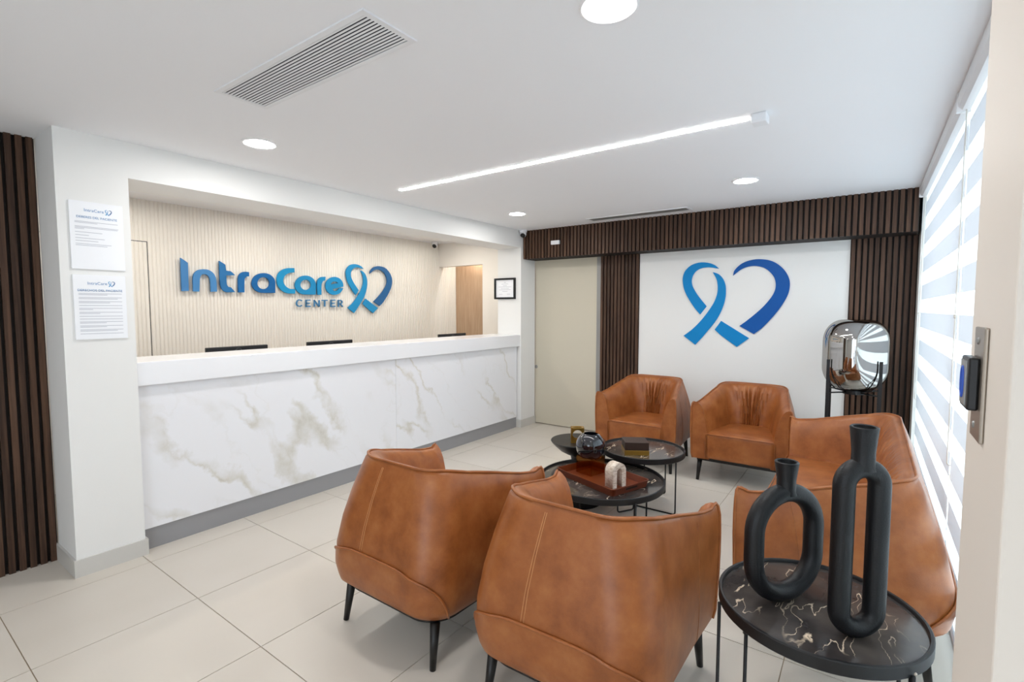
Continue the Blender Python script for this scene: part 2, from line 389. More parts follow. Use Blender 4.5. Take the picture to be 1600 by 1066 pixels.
# ---- niche: fluted wall with flush door, end wall with opening
def flutes(name, y0, y1, z0, z1, m, parent, pitch=0.0305):
    n = int(round((y1 - y0) / pitch)); p = (y1 - y0) / n; prof = []
    for k in range(n):
        y = y0 + k * p
        for t, d in ((0.0, 0.0), (0.08, 0.005), (0.3, 0.008), (0.62, 0.008), (0.84, 0.005), (0.92, 0.0)): prof.append((y + t * p, d))
    prof.append((y1, 0.0)); v, f = [], []
    for y, d in prof: v += [(XF + d, y, z0), (XF + d, y, z1)]
    for i in range(len(prof) - 1): f.append((2 * i, 2 * i + 2, 2 * i + 3, 2 * i + 1))
    return new_obj(name, mesh(name, v, f), m, parent)
wn = thing('wall_niche', 'cream fluted panel wall behind the reception counter', 'wall', kind='structure')
DY1, DZ = 1.672, 2.03
flutes('fluted_panel', DY1 + 0.006, 5.68, 0, CEIL, 'flute', wn)
flutes('fluted_panel', 0.76, DY1 + 0.006, DZ + 0.006, CEIL, 'flute', wn)
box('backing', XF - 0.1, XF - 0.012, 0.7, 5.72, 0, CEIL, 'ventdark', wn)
d1 = thing('door_1', 'flush cream fluted door set into the niche wall', 'door', kind='structure')
flutes('door_leaf', 0.9, DY1, 0.01, DZ, 'flute', d1)
box('wall_niche_side', XF - 0.1, XL - 0.36, 0.62, 0.735, 0, CEIL, 'wall').__setitem__('kind', 'structure')
we = thing('wall_niche_end', 'cream end wall of the niche with a doorway', 'wall', kind='structure')
JX = -4.28
box('wall_piece', JX, XL - 0.35, YB, YB + 0.1, 0, CEIL, 'flute', we)
box('lintel', XF + 0.012, JX, YB, YB + 0.1, 2.06, CEIL, 'flute', we)
tag(box('wall_oak_panel', XF + 0.012, XL, 5.62, 5.7, 0, CEIL, 'oak'), 'pale oak veneer panel seen through the niche doorway', 'panel', kind='structure')
# ---- back wall
wb = thing('wall_back', 'white back wall behind the armchairs', 'wall', kind='structure')
box('wall_plaster', -2.06, -0.155, YB, YB + 0.1, 0, CEIL, 'wall', wb)
box('wall_plaster', XL - 0.02, 0.5, YB + 0.1, YB + 0.16, 2.06, CEIL, 'wall', wb)
# frosted sliding door
d2 = thing('door_2', 'frosted glass sliding door beside the reception counter', 'door', kind='structure')
box('glass_leaf', XL, -2.575, YB + 0.012, YB + 0.024, 0.01, 2.10, 'frost', d2)
box('edge_profile', -2.575, -2.525, YB, YB + 0.05, 0, 2.10, 'greymetal', d2)
lathe('finger_pull', [(0.0, 0.0), (0.022, 0.0), (0.022, 0.004), (0.0, 0.004)], 'greymetal', d2, 20).matrix_local = Matrix.Translation(on_y(838, 573, YB + 0.012)) @ Matrix.Rotation(math.pi / 2, 4, 'X')
box('wall_behind_door', XL - 0.1, -2.0, YB + 0.16, YB + 0.2, 0, CEIL, 'wall').__setitem__('kind', 'structure')
# ---- walnut slats
PITCH_S, SW, SD = 0.043, 0.027, 0.022
def slat_run(name, label, a0, a1, z0, z1, axis, face, back, sgn):
    t = thing(name, label, 'wood slats', kind='structure'); n = int(round((a1 - a0) / PITCH_S)); p = (a1 - a0) / n
    f0, f1 = sorted((face - sgn * SD, face)); b0, b1 = sorted((back, face - sgn * SD))
    if axis == 'x': box('backing', a0, a1, b0, b1, z0, z1 if z1 < CEIL else CEIL, 'walnutback', t)
    else: box('backing', b0, b1, a0, a1, z0, z1, 'walnutback', t)
    me = mesh('slat', boxv(0, SW, 0, SD, 0, z1 - z0) if axis == 'x' else boxv(0, SD, 0, SW, 0, z1 - z0), BOXF); me.materials.append(M['walnut'])
    for k in range(n):
        o = bpy.data.objects.new('slat', me); COL.objects.link(o); o.parent = t
        c = a0 + (k + 0.5) * p - SW / 2; o.location = (c, f0, z0) if axis == 'x' else (f0, c, z0)
    return t
slat_run('trim_1', 'dark walnut slat valance running along the ceiling over the back wall', XL + 0.003, 0.285, 2.055, CEIL, 'x', 4.985, YB + 0.1, -1)
slat_run('trim_2', 'dark walnut slat column between the frosted door and the white wall', -2.525, -2.06, 0, 2.06, 'x', YB - 0.02, YB + 0.1, -1)
slat_run('trim_3', 'dark walnut slat column in the corner behind the globe lamp', -0.155, 0.305, 0, 2.06, 'x', YB - 0.02, YB + 0.1, -1)
slat_run('trim_4', 'dark walnut slat wall at the left edge beside the pillar', -1.2, 0.732, 0, CEIL - 0.0, 'y', -3.765, -3.85, 1)
# ---- window wall
win = thing('window_1', 'tall glazed window behind the zebra blinds', 'window', kind='structure')
box('glass_pane', 0.43, 0.436, 1.25, 3.1, 0.1, 2.33, 'pane', win); box('glass_pane', 0.43, 0.436, 3.14, 5.0, 0.1, 2.33, 'pane', win)
boxes('window_frame', [(0.41, 0.46, 1.2, 5.05, 0.05, 0.1), (0.41, 0.46, 1.2, 5.05, 2.33, CEIL), (0.41, 0.46, 1.2, 1.25, 0.1, 2.33), (0.41, 0.46, 5.0, 5.05, 0.1, 2.33), (0.41, 0.46, 3.1, 3.14, 0.1, 2.33)], 'whitemetal', win)
wr = thing('wall_right', 'white wall around the window', 'wall', kind='structure')
boxes('wall_plaster', [(XW, 0.48, 1.2, 5.45, 0, 0.05), (0.306, 0.48, 5.05, 5.45, 0, CEIL), ], 'wall', wr)
jb = thing('wall_entrance', 'cream door jamb in the right foreground', 'door jamb', kind='structure')
box('jamb', 0.15, 1.4, 0.885, 1.2, 0, CEIL, 'jamb', jb, 0.004)
box('wall_rear', -5.3, -1.4, -2.6, -2.5, 0, CEIL, 'wall').__setitem__('kind', 'structure')  # unseen; filled in to cut entrance daylight, gap left for bluish highlights
box('wall_rear_side', 0.4, 1.4, -2.6, -2.5, 0, CEIL, 'wall').__setitem__('kind', 'structure')
box('wall_side', 1.3, 1.4, -2.5, 0.885, 0, CEIL, 'wall').__setitem__('kind', 'structure')
box('wall_left_rear', -3.95, -3.85, -2.5, 0.7, 0, CEIL, 'wall').__setitem__('kind', 'structure')

# ================================================================== CEILING FITTINGS
def downlight(x, y, label, power=11, col=(1, 0.96, 0.9), r=0.085, group='round recessed ceiling downlights'):
    t = thing('downlight', label, 'ceiling light', (x, y, CEIL), 0, group)
    lathe('trim_ring', [(r - 0.012, -0.004), (r, -0.007), (r + 0.008, -0.002), (r + 0.008, 0.0), (r - 0.012, 0.0), (r - 0.012, -0.004)], 'whitemetal', t, 40)
    lathe('diffuser', [(0.0, -0.003), (r - 0.012, -0.003)], 'lampwarm' if col[2] < 0.8 else 'lampglow', t, 40)
    return t
downlight(-2.843, 1.50, 'round downlight above the pillar, left of the ceiling grille')
downlight(-0.692, 1.475, 'large round downlight cut by the top edge of the picture')
downlight(-2.853, 4.05, 'small round downlight near the security camera corner')
downlight(-0.771, 3.99, 'round downlight in front of the blue heart emblem')
downlight(-2.8, -0.9, 'added unseen round downlight near the entrance on the slat wall side'); downlight(-0.7, -0.9, 'added unseen round downlight near the entrance on the door jamb side')  # unseen lamps behind the camera, added to light the room
for y, w in ((1.4, 'nearest the fluted door'), (2.5, 'above the first sign letters'), (3.6, 'above the ribbon heart of the sign'), (4.6, 'nearest the oak panel doorway')): downlight(-4.42, y, 'round warm downlight hidden behind the niche beam, ' + w, 9, (1, 0.85, 0.66), 0.06, 'warm downlights in the niche')
downlight(-4.6, 5.49, 'added unseen warm downlight behind the doorway lintel to brighten the oak panel', 9, (1, 0.85, 0.66), 0.05, 'warm downlights in the niche')  # added lamp, unseen; lifts the oak panel behind the lintel
st = thing('linear_light', 'long thin glowing light strip recessed in the ceiling', 'strip light', (-1.785, 2.72, CEIL))
box('diffuser', -1.26, 1.26, -0.013, 0.013, -0.004, 0, 'stripglow', st)
tag(box('driver_box', -0.50, -0.43, 2.66, 2.74, CEIL - 0.045, CEIL, 'whitemetal', None, 0.006), 'small white box on the ceiling at the end of the light strip', 'ceiling box')
def vent(name, label, x0, x1, y0, y1, n, lm='whitemetal'):
    t = thing(name, label, 'air vent', ((x0 + x1) / 2, (y0 + y1) / 2, CEIL), 0); hx, hy, b = (x1 - x0) / 2, (y1 - y0) / 2, 0.022
    boxes('frame', [(-hx, hx, -hy, -hy + b, -0.006, 0), (-hx, hx, hy - b, hy, -0.006, 0), (-hx, -hx + b, -hy + b, hy - b, -0.006, 0), (hx - b, hx, -hy + b, hy - b, -0.006, 0)], 'whitemetal', t)
    box('duct_shade', -hx + b, hx - b, -hy + b, hy - b, -0.0005, 0, 'ventdark', t)  # flat dark sheet, coloured as the shade behind the louvers
    p = (2 * hy - 2 * b) / n; me = mesh('louver', [(-hx + b, -p * 0.28, -0.004), (hx - b, -p * 0.28, -0.004), (hx - b, p * 0.20, -0.0052), (-hx + b, p * 0.20, -0.0052), (-hx + b, -p * 0.28, -0.003), (hx - b, -p * 0.28, -0.003), (hx - b, p * 0.20, -0.0042), (-hx + b, p * 0.20, -0.0042)], BOXF); me.materials.append(M[lm])
    for k in range(n):
        o = bpy.data.objects.new('louver', me); COL.objects.link(o); o.parent = t; o.location = (0, -hy + b + (k + 0.5) * p, 0)
    return t
vent('air_vent', 'large rectangular ceiling air grille with fine louvers', -2.325, -1.32, 1.035, 1.265, 13)
vent('air_vent', 'narrow ceiling air grille in front of the walnut valance', -2.43, -1.39, 4.69, 4.85, 8, 'greymetal')
def dome(label, loc, aim):
    t = thing('security_camera', label, 'camera', loc)
    lathe('base', [(0.0, 0.0), (0.047, 0.0), (0.047, -0.02), (0.04, -0.028), (0.0, -0.028)], 'whitemetal', t, 28)
    b = lathe('ball', [(0.0, -0.04)] + [(0.04 * math.sin(a), -0.04 * math.cos(a)) for a in [math.pi * k / 12 for k in range(1, 12)]] + [(0.0, 0.04)], 'whitemetal', t, 28, (0, 0, 0)); b.location = (0, 0, -0.045)
    q = lathe('lens', [(0.0, 0.0395), (0.012, 0.0392), (0.026, 0.034), (0.029, 0.029)], 'blackplastic', t, 24); q.location = (0, 0, -0.045); q.rotation_euler = Vector(aim).to_track_quat('Z', 'Y').to_euler()
    for o in (q,): o.scale = (1.03, 1.03, 1.06)
    return t
dome('white dome security camera at the corner of the walnut valance', (-3.385, 4.93, CEIL), (0.45, -1, -0.9))
dome('white dome security camera inside the reception niche', (-4.97, 5.06, CEIL), (0.45, -1, -0.7))
q = on_y(867, 379, 4.96)
tag(box('motion_sensor', q.x - 0.055, q.x + 0.055, 4.955, 4.985, q.z - 0.022, q.z + 0.024, 'whitemetal', None, 0.006), 'small white sensor on the walnut valance', 'sensor')

# ================================================================== COUNTER
ct = thing('reception_counter', 'long reception counter with white veined marble front and grey kickplate', 'counter', (-3.48, 3.0, 0))
def cbox(n, x0, x1, y0, y1, z0, z1, m, bev=0): return box(n, x0 + 3.48, x1 + 3.48, y0 - 3.0, y1 - 3.0, z0, z1, m, ct, bev)
a = cbox('marble_panel', -3.505, -3.478, 1.06, 3.02, 0.13, 1.0, 'marble'); b = cbox('marble_panel', -3.505, -3.478, 3.022, 4.93, 0.13, 1.0, 'marble')
for o, s in ((a, 2.1), (b, -5.3)):   # shift mesh so that the veining differs per panel
    o.location = (0, 0, 0)
    o.data = o.data.copy()
    for q in o.data.vertices: q.co.y += s
    o.location = (0, -s, 0)
cbox('kickplate', -3.51, -3.487, 1.06, 4.93, 0, 0.13, 'kick')
cbox('countertop', -3.88, -3.445, 1.052, 4.948, 1.0, 1.14, 'quartz', 0.004)
cbox('carcass', -3.84, -3.506, 1.06, 4.93, 0.0, 1.0, 'wall')
dk = thing('work_desk', 'pale oak work desk hidden behind the reception counter', 'desk', (-4.17, 3.0, 0))
box('desk_top', -0.27, 0.27, -1.93, 1.93, 0.71, 0.74, 'oak', dk); box('side_panel', -0.27, 0.27, -1.93, -1.9, 0, 0.71, 'oak', dk); box('side_panel', -0.27, 0.27, 1.9, 1.93, 0, 0.71, 'oak', dk)
def monitor(y, label):
    t = thing('monitor', label, 'monitor', (-4.13, y, 0.74), 0, 'monitors behind the counter')
    box('screen_housing', 0.0, 0.03, -0.24, 0.24, 0.12, 0.415, 'screenback', t, 0.006)
    box('stand_column', 0.03, 0.05, -0.03, 0.03, 0.0, 0.3, 'screenback', t); box('stand_foot', -0.06, 0.11, -0.1, 0.1, 0, 0.012, 'screenback', t, 0.004)
    tube('ring_emblem', [(0.0305, 0.0 + 0.026 * math.cos(k * math.pi / 14), 0.373 + 0.026 * math.sin(k * math.pi / 14)) for k in range(28)], 0.0015, 'ringlogo', t, 6, True)
    return t
monitor(1.94, 'black monitor back nearest the white pillar'); monitor(2.785, 'middle black monitor back behind the counter'); monitor(4.47, 'farthest black monitor back in front of the oak panel')

# ================================================================== SIGNS
def px_a(cx, cy): return 270 + cx / 8.883, 390 + cy / 8.883
def px_b(cx, cy): return 420 + cx / 8.0, 400 + cy / 8.0
SX = XF + 0.035
def wall_uv(px, py): q = on_x(px, py, SX); return (q.y, q.z)
def on_niche(u, v, w): return Vector((SX - 0.012 + w, u, v))
sg = thing('wall_sign', 'blue raised lettering with ribbon heart on the fluted niche wall', 'sign', (0, 0, 0))
def letter(name, outs, m, thick=0.02): return plate(name, [[wall_uv(*p) for p in o] for o in outs], thick, m, sg, on_niche)
A = lambda pts: [px_a(*p) for p in pts]
B = lambda pts: [px_b(*p) for p in pts]
def ell(cx, cy, rx, ry, a0=0, a1=360, n=40): return [(cx + rx * math.cos(math.radians(a0 + (a1 - a0) * k / n)), cy - ry * math.sin(math.radians(a0 + (a1 - a0) * k / n))) for k in range(n + (0 if a1 - a0 == 360 else 1))]
letter('letter_i', [A([(103, 115), (205, 185), (218, 575), (120, 578)])], 's_i')
letter('letter_n', [A(smooth_loop([(278, 582), (276, 470), (278, 385), (295, 330), (345, 287), (420, 274), (495, 285), (555, 325), (590, 385), (604, 470), (610, 585), (525, 588), (521, 480), (508, 400), (475, 355), (432, 343), (400, 350), (380, 375), (369, 430), (365, 584)]))], 's_n')
letter('letter_t', [A([(640, 158), (725, 210), (735, 293), (800, 302), (862, 358), (738, 360), (741, 450), (748, 495), (768, 520), (805, 527), (862, 592), (745, 594), (705, 578), (675, 545), (656, 490), (650, 400)])], 's_t')
letter('letter_r', [A(smooth_loop([(905, 595), (903, 480), (905, 395), (920, 348), (955, 318), (1005, 308), (1055, 315), (1055, 372), (1018, 376), (996, 402), (989, 470), (990, 595)]))], 's_r')
letter('letter_a', [A(ell(1255, 465, 163, 138, 0, 270) + [(1418, 603)]), A(ell(1255, 468, 86, 83))], 's_a')
letter('letter_c', [B(smooth_loop([(315, 152), (318, 207), (262, 211), (205, 240), (176, 300), (190, 356), (230, 398), (275, 414), (328, 415), (325, 472), (240, 470), (170, 440), (115, 380), (97, 300), (115, 225), (165, 175), (235, 153)]))], 's_c')
letter('letter_a', [B(ell(455, 365, 129, 119, 0, 270) + [(583, 484)]), B(ell(458, 362, 67, 64))], 's_are')
letter('letter_r', [B(smooth_loop([(605, 487), (602, 400), (604, 335), (618, 290), (655, 264), (705, 260), (702, 305), (674, 314), (658, 345), (653, 410), (655, 487)]))], 's_are')
letter('letter_e', [B(ell(818, 375, 110, 112, -2, 322, 40) + [(930, 402), (872, 407), (858, 432), (830, 443), (806, 436), (792, 416), (868, 398), (928, 386)]), B([(768, 358), (785, 330), (815, 319), (848, 325), (864, 340)])], 's_are')
def stroke(pts, w):
    pts = [Vector((*p, 0)) for p in pts]; l, r = [], []
    for i, p in enumerate(pts):
        t = (pts[min(i + 1, len(pts) - 1)] - pts[max(i - 1, 0)]).normalized(); n = Vector((-t.y, t.x, 0)) * w / 2
        l.append(((p + n).x, (p + n).y)); r.append(((p - n).x, (p - n).y))
    return l + r[::-1]
def multi_letter(name, strokes, w=14, m='s_cen'):
    me = None; bm = bmesh.new()
    for s in strokes:
        o = letter('tmp', [B(stroke(s, w))], m, 0.014); bm.from_mesh(o.data); d = o.data; bpy.data.objects.remove(o); bpy.data.meshes.remove(d)
    me = bpy.data.meshes.new(name); bm.to_mesh(me); bm.free(); return new_obj(name, me, m, sg)
multi_letter('letter_c', [[(416, 562), (398, 552), (378, 549), (358, 562), (348, 588), (352, 612), (370, 628), (395, 630), (416, 618)]])
for x in (462, 772):
    multi_letter('letter_e', [[(x + 7, 552), (x + 7, 634)], [(x, 555), (x + 60, 552)], [(x, 594), (x + 52, 592)], [(x, 634), (x + 62, 630)]])
multi_letter('letter_n', [[(572, 636), (572, 552)], [(568, 552), (633, 636)], [(632, 636), (632, 552)]])
multi_letter('letter_t', [[(665, 556), (737, 556)], [(701, 552), (701, 635)]])
multi_letter('letter_r', [[(872, 637), (872, 552)], [(868, 556), (900, 556), (916, 566), (918, 582), (906, 596), (872, 600)], [(895, 598), (926, 636)]])
HEART = dict(
    left=[(552, 236), (520, 208), (470, 186), (400, 178), (340, 187), (285, 212), (240, 258), (220, 310), (218, 360), (228, 420), (255, 485), (300, 560), (340, 617), (378, 660), (437, 585), (400, 540), (350, 475), (315, 415), (300, 370), (302, 325), (320, 285), (350, 252), (390, 232), (440, 224), (490, 226)],
    strand=[(495, 268), (530, 278), (565, 300), (595, 340), (612, 390), (616, 440), (612, 500), (595, 570), (560, 655), (510, 735), (440, 820), (385, 885), (332, 940), (225, 857), (290, 810), (350, 755), (400, 700), (450, 635), (500, 560), (530, 490), (541, 430), (538, 370), (525, 320)],
    foot=[(572, 720), (830, 880), (717, 960), (640, 905), (560, 845), (513, 800)],
    right=[(683, 300), (690, 265), (715, 230), (760, 192), (820, 165), (890, 150), (960, 150), (1030, 162), (1090, 190), (1145, 235), (1185, 290), (1206, 350), (1206, 410), (1190, 475), (1150, 550), (1090, 635), (1020, 715), (940, 795), (875, 842), (742, 767), (800, 725), (870, 670), (950, 600), (1010, 535), (1050, 480), (1072, 430), (1078, 380), (1068, 330), (1045, 290), (1005, 250), (960, 225), (900, 212), (840, 214), (780, 232), (730, 262)])
# true wall coordinates of the emblem (X, z) and normalised to a unit box
HW = {k: [(lambda q: (q.x, q.z))(on_y(1030 + c[0] / 5.92, 380 + c[1] / 5.92, YB - 0.012)) for c in v] for k, v in HEART.items()}
allp = [p for v in HW.values() for p in v]
hx0, hx1 = min(p[0] for p in allp), max(p[0] for p in allp); hz0, hz1 = min(p[1] for p in allp), max(p[1] for p in allp)
HN = {k: [((p[0] - hx0) / (hx1 - hx0), (p[1] - hz0) / (hz1 - hz0)) for p in v] for k, v in HW.items()}
em = thing('heart_emblem', 'large blue ribbon heart emblem mounted on the white back wall', 'emblem')
for k, nm, m in (('left', 'ribbon_loop', 'blue_lt'), ('strand', 'ribbon_strand', 'blue_lt'), ('foot', 'ribbon_end', 'blue_lt'), ('right', 'heart_half', 'blue_dk')):
    plate(nm, [smooth_loop(HW[k])], 0.012, m, em, lambda u, v, w: Vector((u, YB - 0.001 - w, v)))
s0, s1 = wall_uv(*px_b(965, 300)), wall_uv(*px_b(1537, 300)); zt, zb = wall_uv(*px_b(1085, 103))[1], wall_uv(*px_b(1290, 715))[1]
for k, nm, m in (('left', 'ribbon_loop', 's_are'), ('strand', 'ribbon_strand', 's_are'), ('foot', 'ribbon_end', 's_are'), ('right', 'heart_half', 's_hd')):
    plate(nm, [smooth_loop([(s0[0] + p[0] * (s1[0] - s0[0]), zb + p[1] * (zt - zb)) for p in HN[k]])], 0.02, m, sg, on_niche)
# ---- notice boards on the pillar (face +X)
def flat(name, me_or_rects, m, parent, x, y0, z0):
    if isinstance(me_or_rects, list):
        v, f = [], []
        for a0, a1, b0, b1 in me_or_rects:
            k = len(v); v += [(0, a0, b0), (0, a1, b0), (0, a1, b1), (0, a0, b1)]; f.append((k, k + 1, k + 2, k + 3))
        me = mesh(name, v, f)
    else:
        me = me_or_rects
        for q in me.vertices: q.co = (0, q.co.x, q.co.y)
    o = new_obj(name, me, m, parent); o.location = (x, y0, z0); return o
def notice(label, y0, y1, z0, z1, title, rows, tilt):
    t = thing('notice_board', label, 'notice', (XL, (y0 + y1) / 2, z0), 0); w, h = y1 - y0, z1 - z0
    box('board', 0.0, 0.008, -w / 2, w / 2, 0, h, 'paper', t)
    flat('title', text_mesh(title, 0.0165), 'inkblue', t, 0.0088, 0, h - 0.088)
    flat('logo_lettering', text_mesh('IntraCare', 0.022), 'inkblue', t, 0.0088, -0.012, h - 0.052)
    for k in HN:
        plate('logo_ribbon', [[(0.036 + p[0] * 0.03, h - 0.062 + p[1] * 0.03) for p in HN[k]]], 0.0006, 's_hd' if k == 'right' else 's_are', t, lambda u, v, w_: Vector((0.0082 + w_, u, v)))
    random.seed(len(title)); r = []
    for zz, ln in rows: r.append((-w / 2 + 0.02, -w / 2 + 0.02 + ln * (w - 0.04), zz - 0.0012, zz + 0.0012))
    flat('text_lines', r, 'ink', t, 0.0088, 0, 0); return t
notice('upper white notice board with a short blue-headed text on the pillar', 0.783, 1.015, 1.666, 2.025, 'DEBERES DEL PACIENTE', [(0.252, 0.97), (0.246, 0.5), (0.226, 0.98), (0.220, 0.96), (0.214, 0.2), (0.196, 0.6), (0.180, 0.3), (0.164, 0.65), (0.150, 0.5), (0.134, 0.8), (0.126, 0.7)], 0)
random.seed(3); rows = []
zz = 0.262
while zz > 0.016:
    for k in range(random.choice((1, 2, 2))):
        rows.append((zz, 1.0 if k == 0 else random.uniform(0.3, 0.95))); zz -= 0.0065
    zz -= 0.0085
notice('lower white notice board densely filled with text on the pillar', 0.783, 1.012, 1.288, 1.635, 'DERECHOS DEL PACIENTE', rows, 0)
# ---- framed certificate on the niche side of the far pillar (faces -Y)
cf = thing('picture_frame', 'small black framed certificate beside the reception niche', 'picture', (-3.665, 4.95, 1.576))
boxes('frame', [(-0.16, 0.16, -0.02, 0, 0, 0.022), (-0.16, 0.16, -0.02, 0, 0.236, 0.258), (-0.16, -0.136, -0.02, 0, 0.022, 0.236), (0.136, 0.16, -0.02, 0, 0.022, 0.236)], 'blackplastic', cf)
box('certificate', -0.136, 0.136, -0.008, -0.002, 0.022, 0.236, 'paper', cf)
v, f = [], []
for zz, a0, a1 in ((0.205, -0.015, 0.015), (0.185, -0.05, 0.05), (0.165, -0.03, 0.03), (0.15, -0.1, 0.1), (0.13, -0.06, 0.06), (0.115, -0.09, 0.09), (0.095, -0.04, 0.04), (0.06, -0.09, -0.04), (0.06, 0.03, 0.08)):
    k = len(v); v += [(a0, -0.0085, zz - 0.002), (a1, -0.0085, zz - 0.002), (a1, -0.0085, zz + 0.002), (a0, -0.0085, zz + 0.002)]; f.append((k, k + 1, k + 2, k + 3))
new_obj('print', mesh('print', v, f), 'ink', cf)

# ================================================================== BLINDS
def blind(y0, y1, label, zbot, chain_side):
    t = thing('zebra_blind', label, 'blind', (0.32, (y0 + y1) / 2, 0), 0, 'zebra blinds on the window'); hl = (y1 - y0) / 2
    prof = [(-0.04, 0.0), (-0.044, -0.03), (-0.04, -0.06), (-0.026, -0.078), (0.0, -0.082), (0.03, -0.075), (0.035, 0.0)]
    v, f = [], []
    for s in (-hl, hl):
        for x, z in prof: v.append((x, s, CEIL + z))
    n = len(prof)
    for i in range(n): f.append((i, (i + 1) % n, n + (i + 1) % n, n + i))
    f += [tuple(range(n)), tuple(range(n, 2 * n))[::-1]]
    new_obj('headrail', clean(mesh('headrail', v, f)), 'whitemetal', t)
    for s in (-hl, hl - 0.006): box('end_cap', -0.046, 0.036, s, s + 0.006, CEIL - 0.085, CEIL, 'whitemetal', t, 0.002)
    per, wh = 0.2085, 0.098; c0 = 1.474
    k = -8; edges = []
    while True:
        a, b = c0 + k * per - wh / 2, c0 + k * per + wh / 2
        if a > CEIL - 0.12: break
        edges.append((a, b)); k += 1
    zprev = zbot
    for a, b in edges:
        if b < zbot: continue
        a = max(a, zbot)
        if a > zprev: box('opaque_band', 0.0, 0.002, -hl + 0.02, hl - 0.02, zprev, a, 'band', t)
        box('sheer_band', 0.0, 0.001, -hl + 0.02, hl - 0.02, a, min(b, CEIL - 0.07), 'sheer', t); zprev = b
    if zprev < CEIL - 0.07: box('opaque_band', 0.0, 0.002, -hl + 0.02, hl - 0.02, zprev, CEIL - 0.07, 'band', t)
    box('bottom_rail', -0.008, 0.01, -hl + 0.02, hl - 0.02, zbot - 0.025, zbot, 'whitemetal', t, 0.003)
    s = hl - 0.012 if chain_side > 0 else -hl + 0.012
    tube('pull_chain', round_poly([(-0.012, s, CEIL - 0.08), (-0.012, s, 0.75), (0.02, s, 0.75), (0.02, s, CEIL - 0.08)], 0.012), 0.0028, 'chain', t, 6)
    if chain_side > 0: lathe('chain_joint', [(0.0, -0.012), (0.006, -0.006), (0.006, 0.006), (0.0, 0.012)], 'chain', t, 10, (-0.012, s, 1.42))
    return t
blind(2.95, 4.965, 'far zebra roller blind beside the walnut slats', 0.15, 1)
blind(1.25, 2.94, 'near zebra roller blind behind the cream door jamb', 0.15, 1)

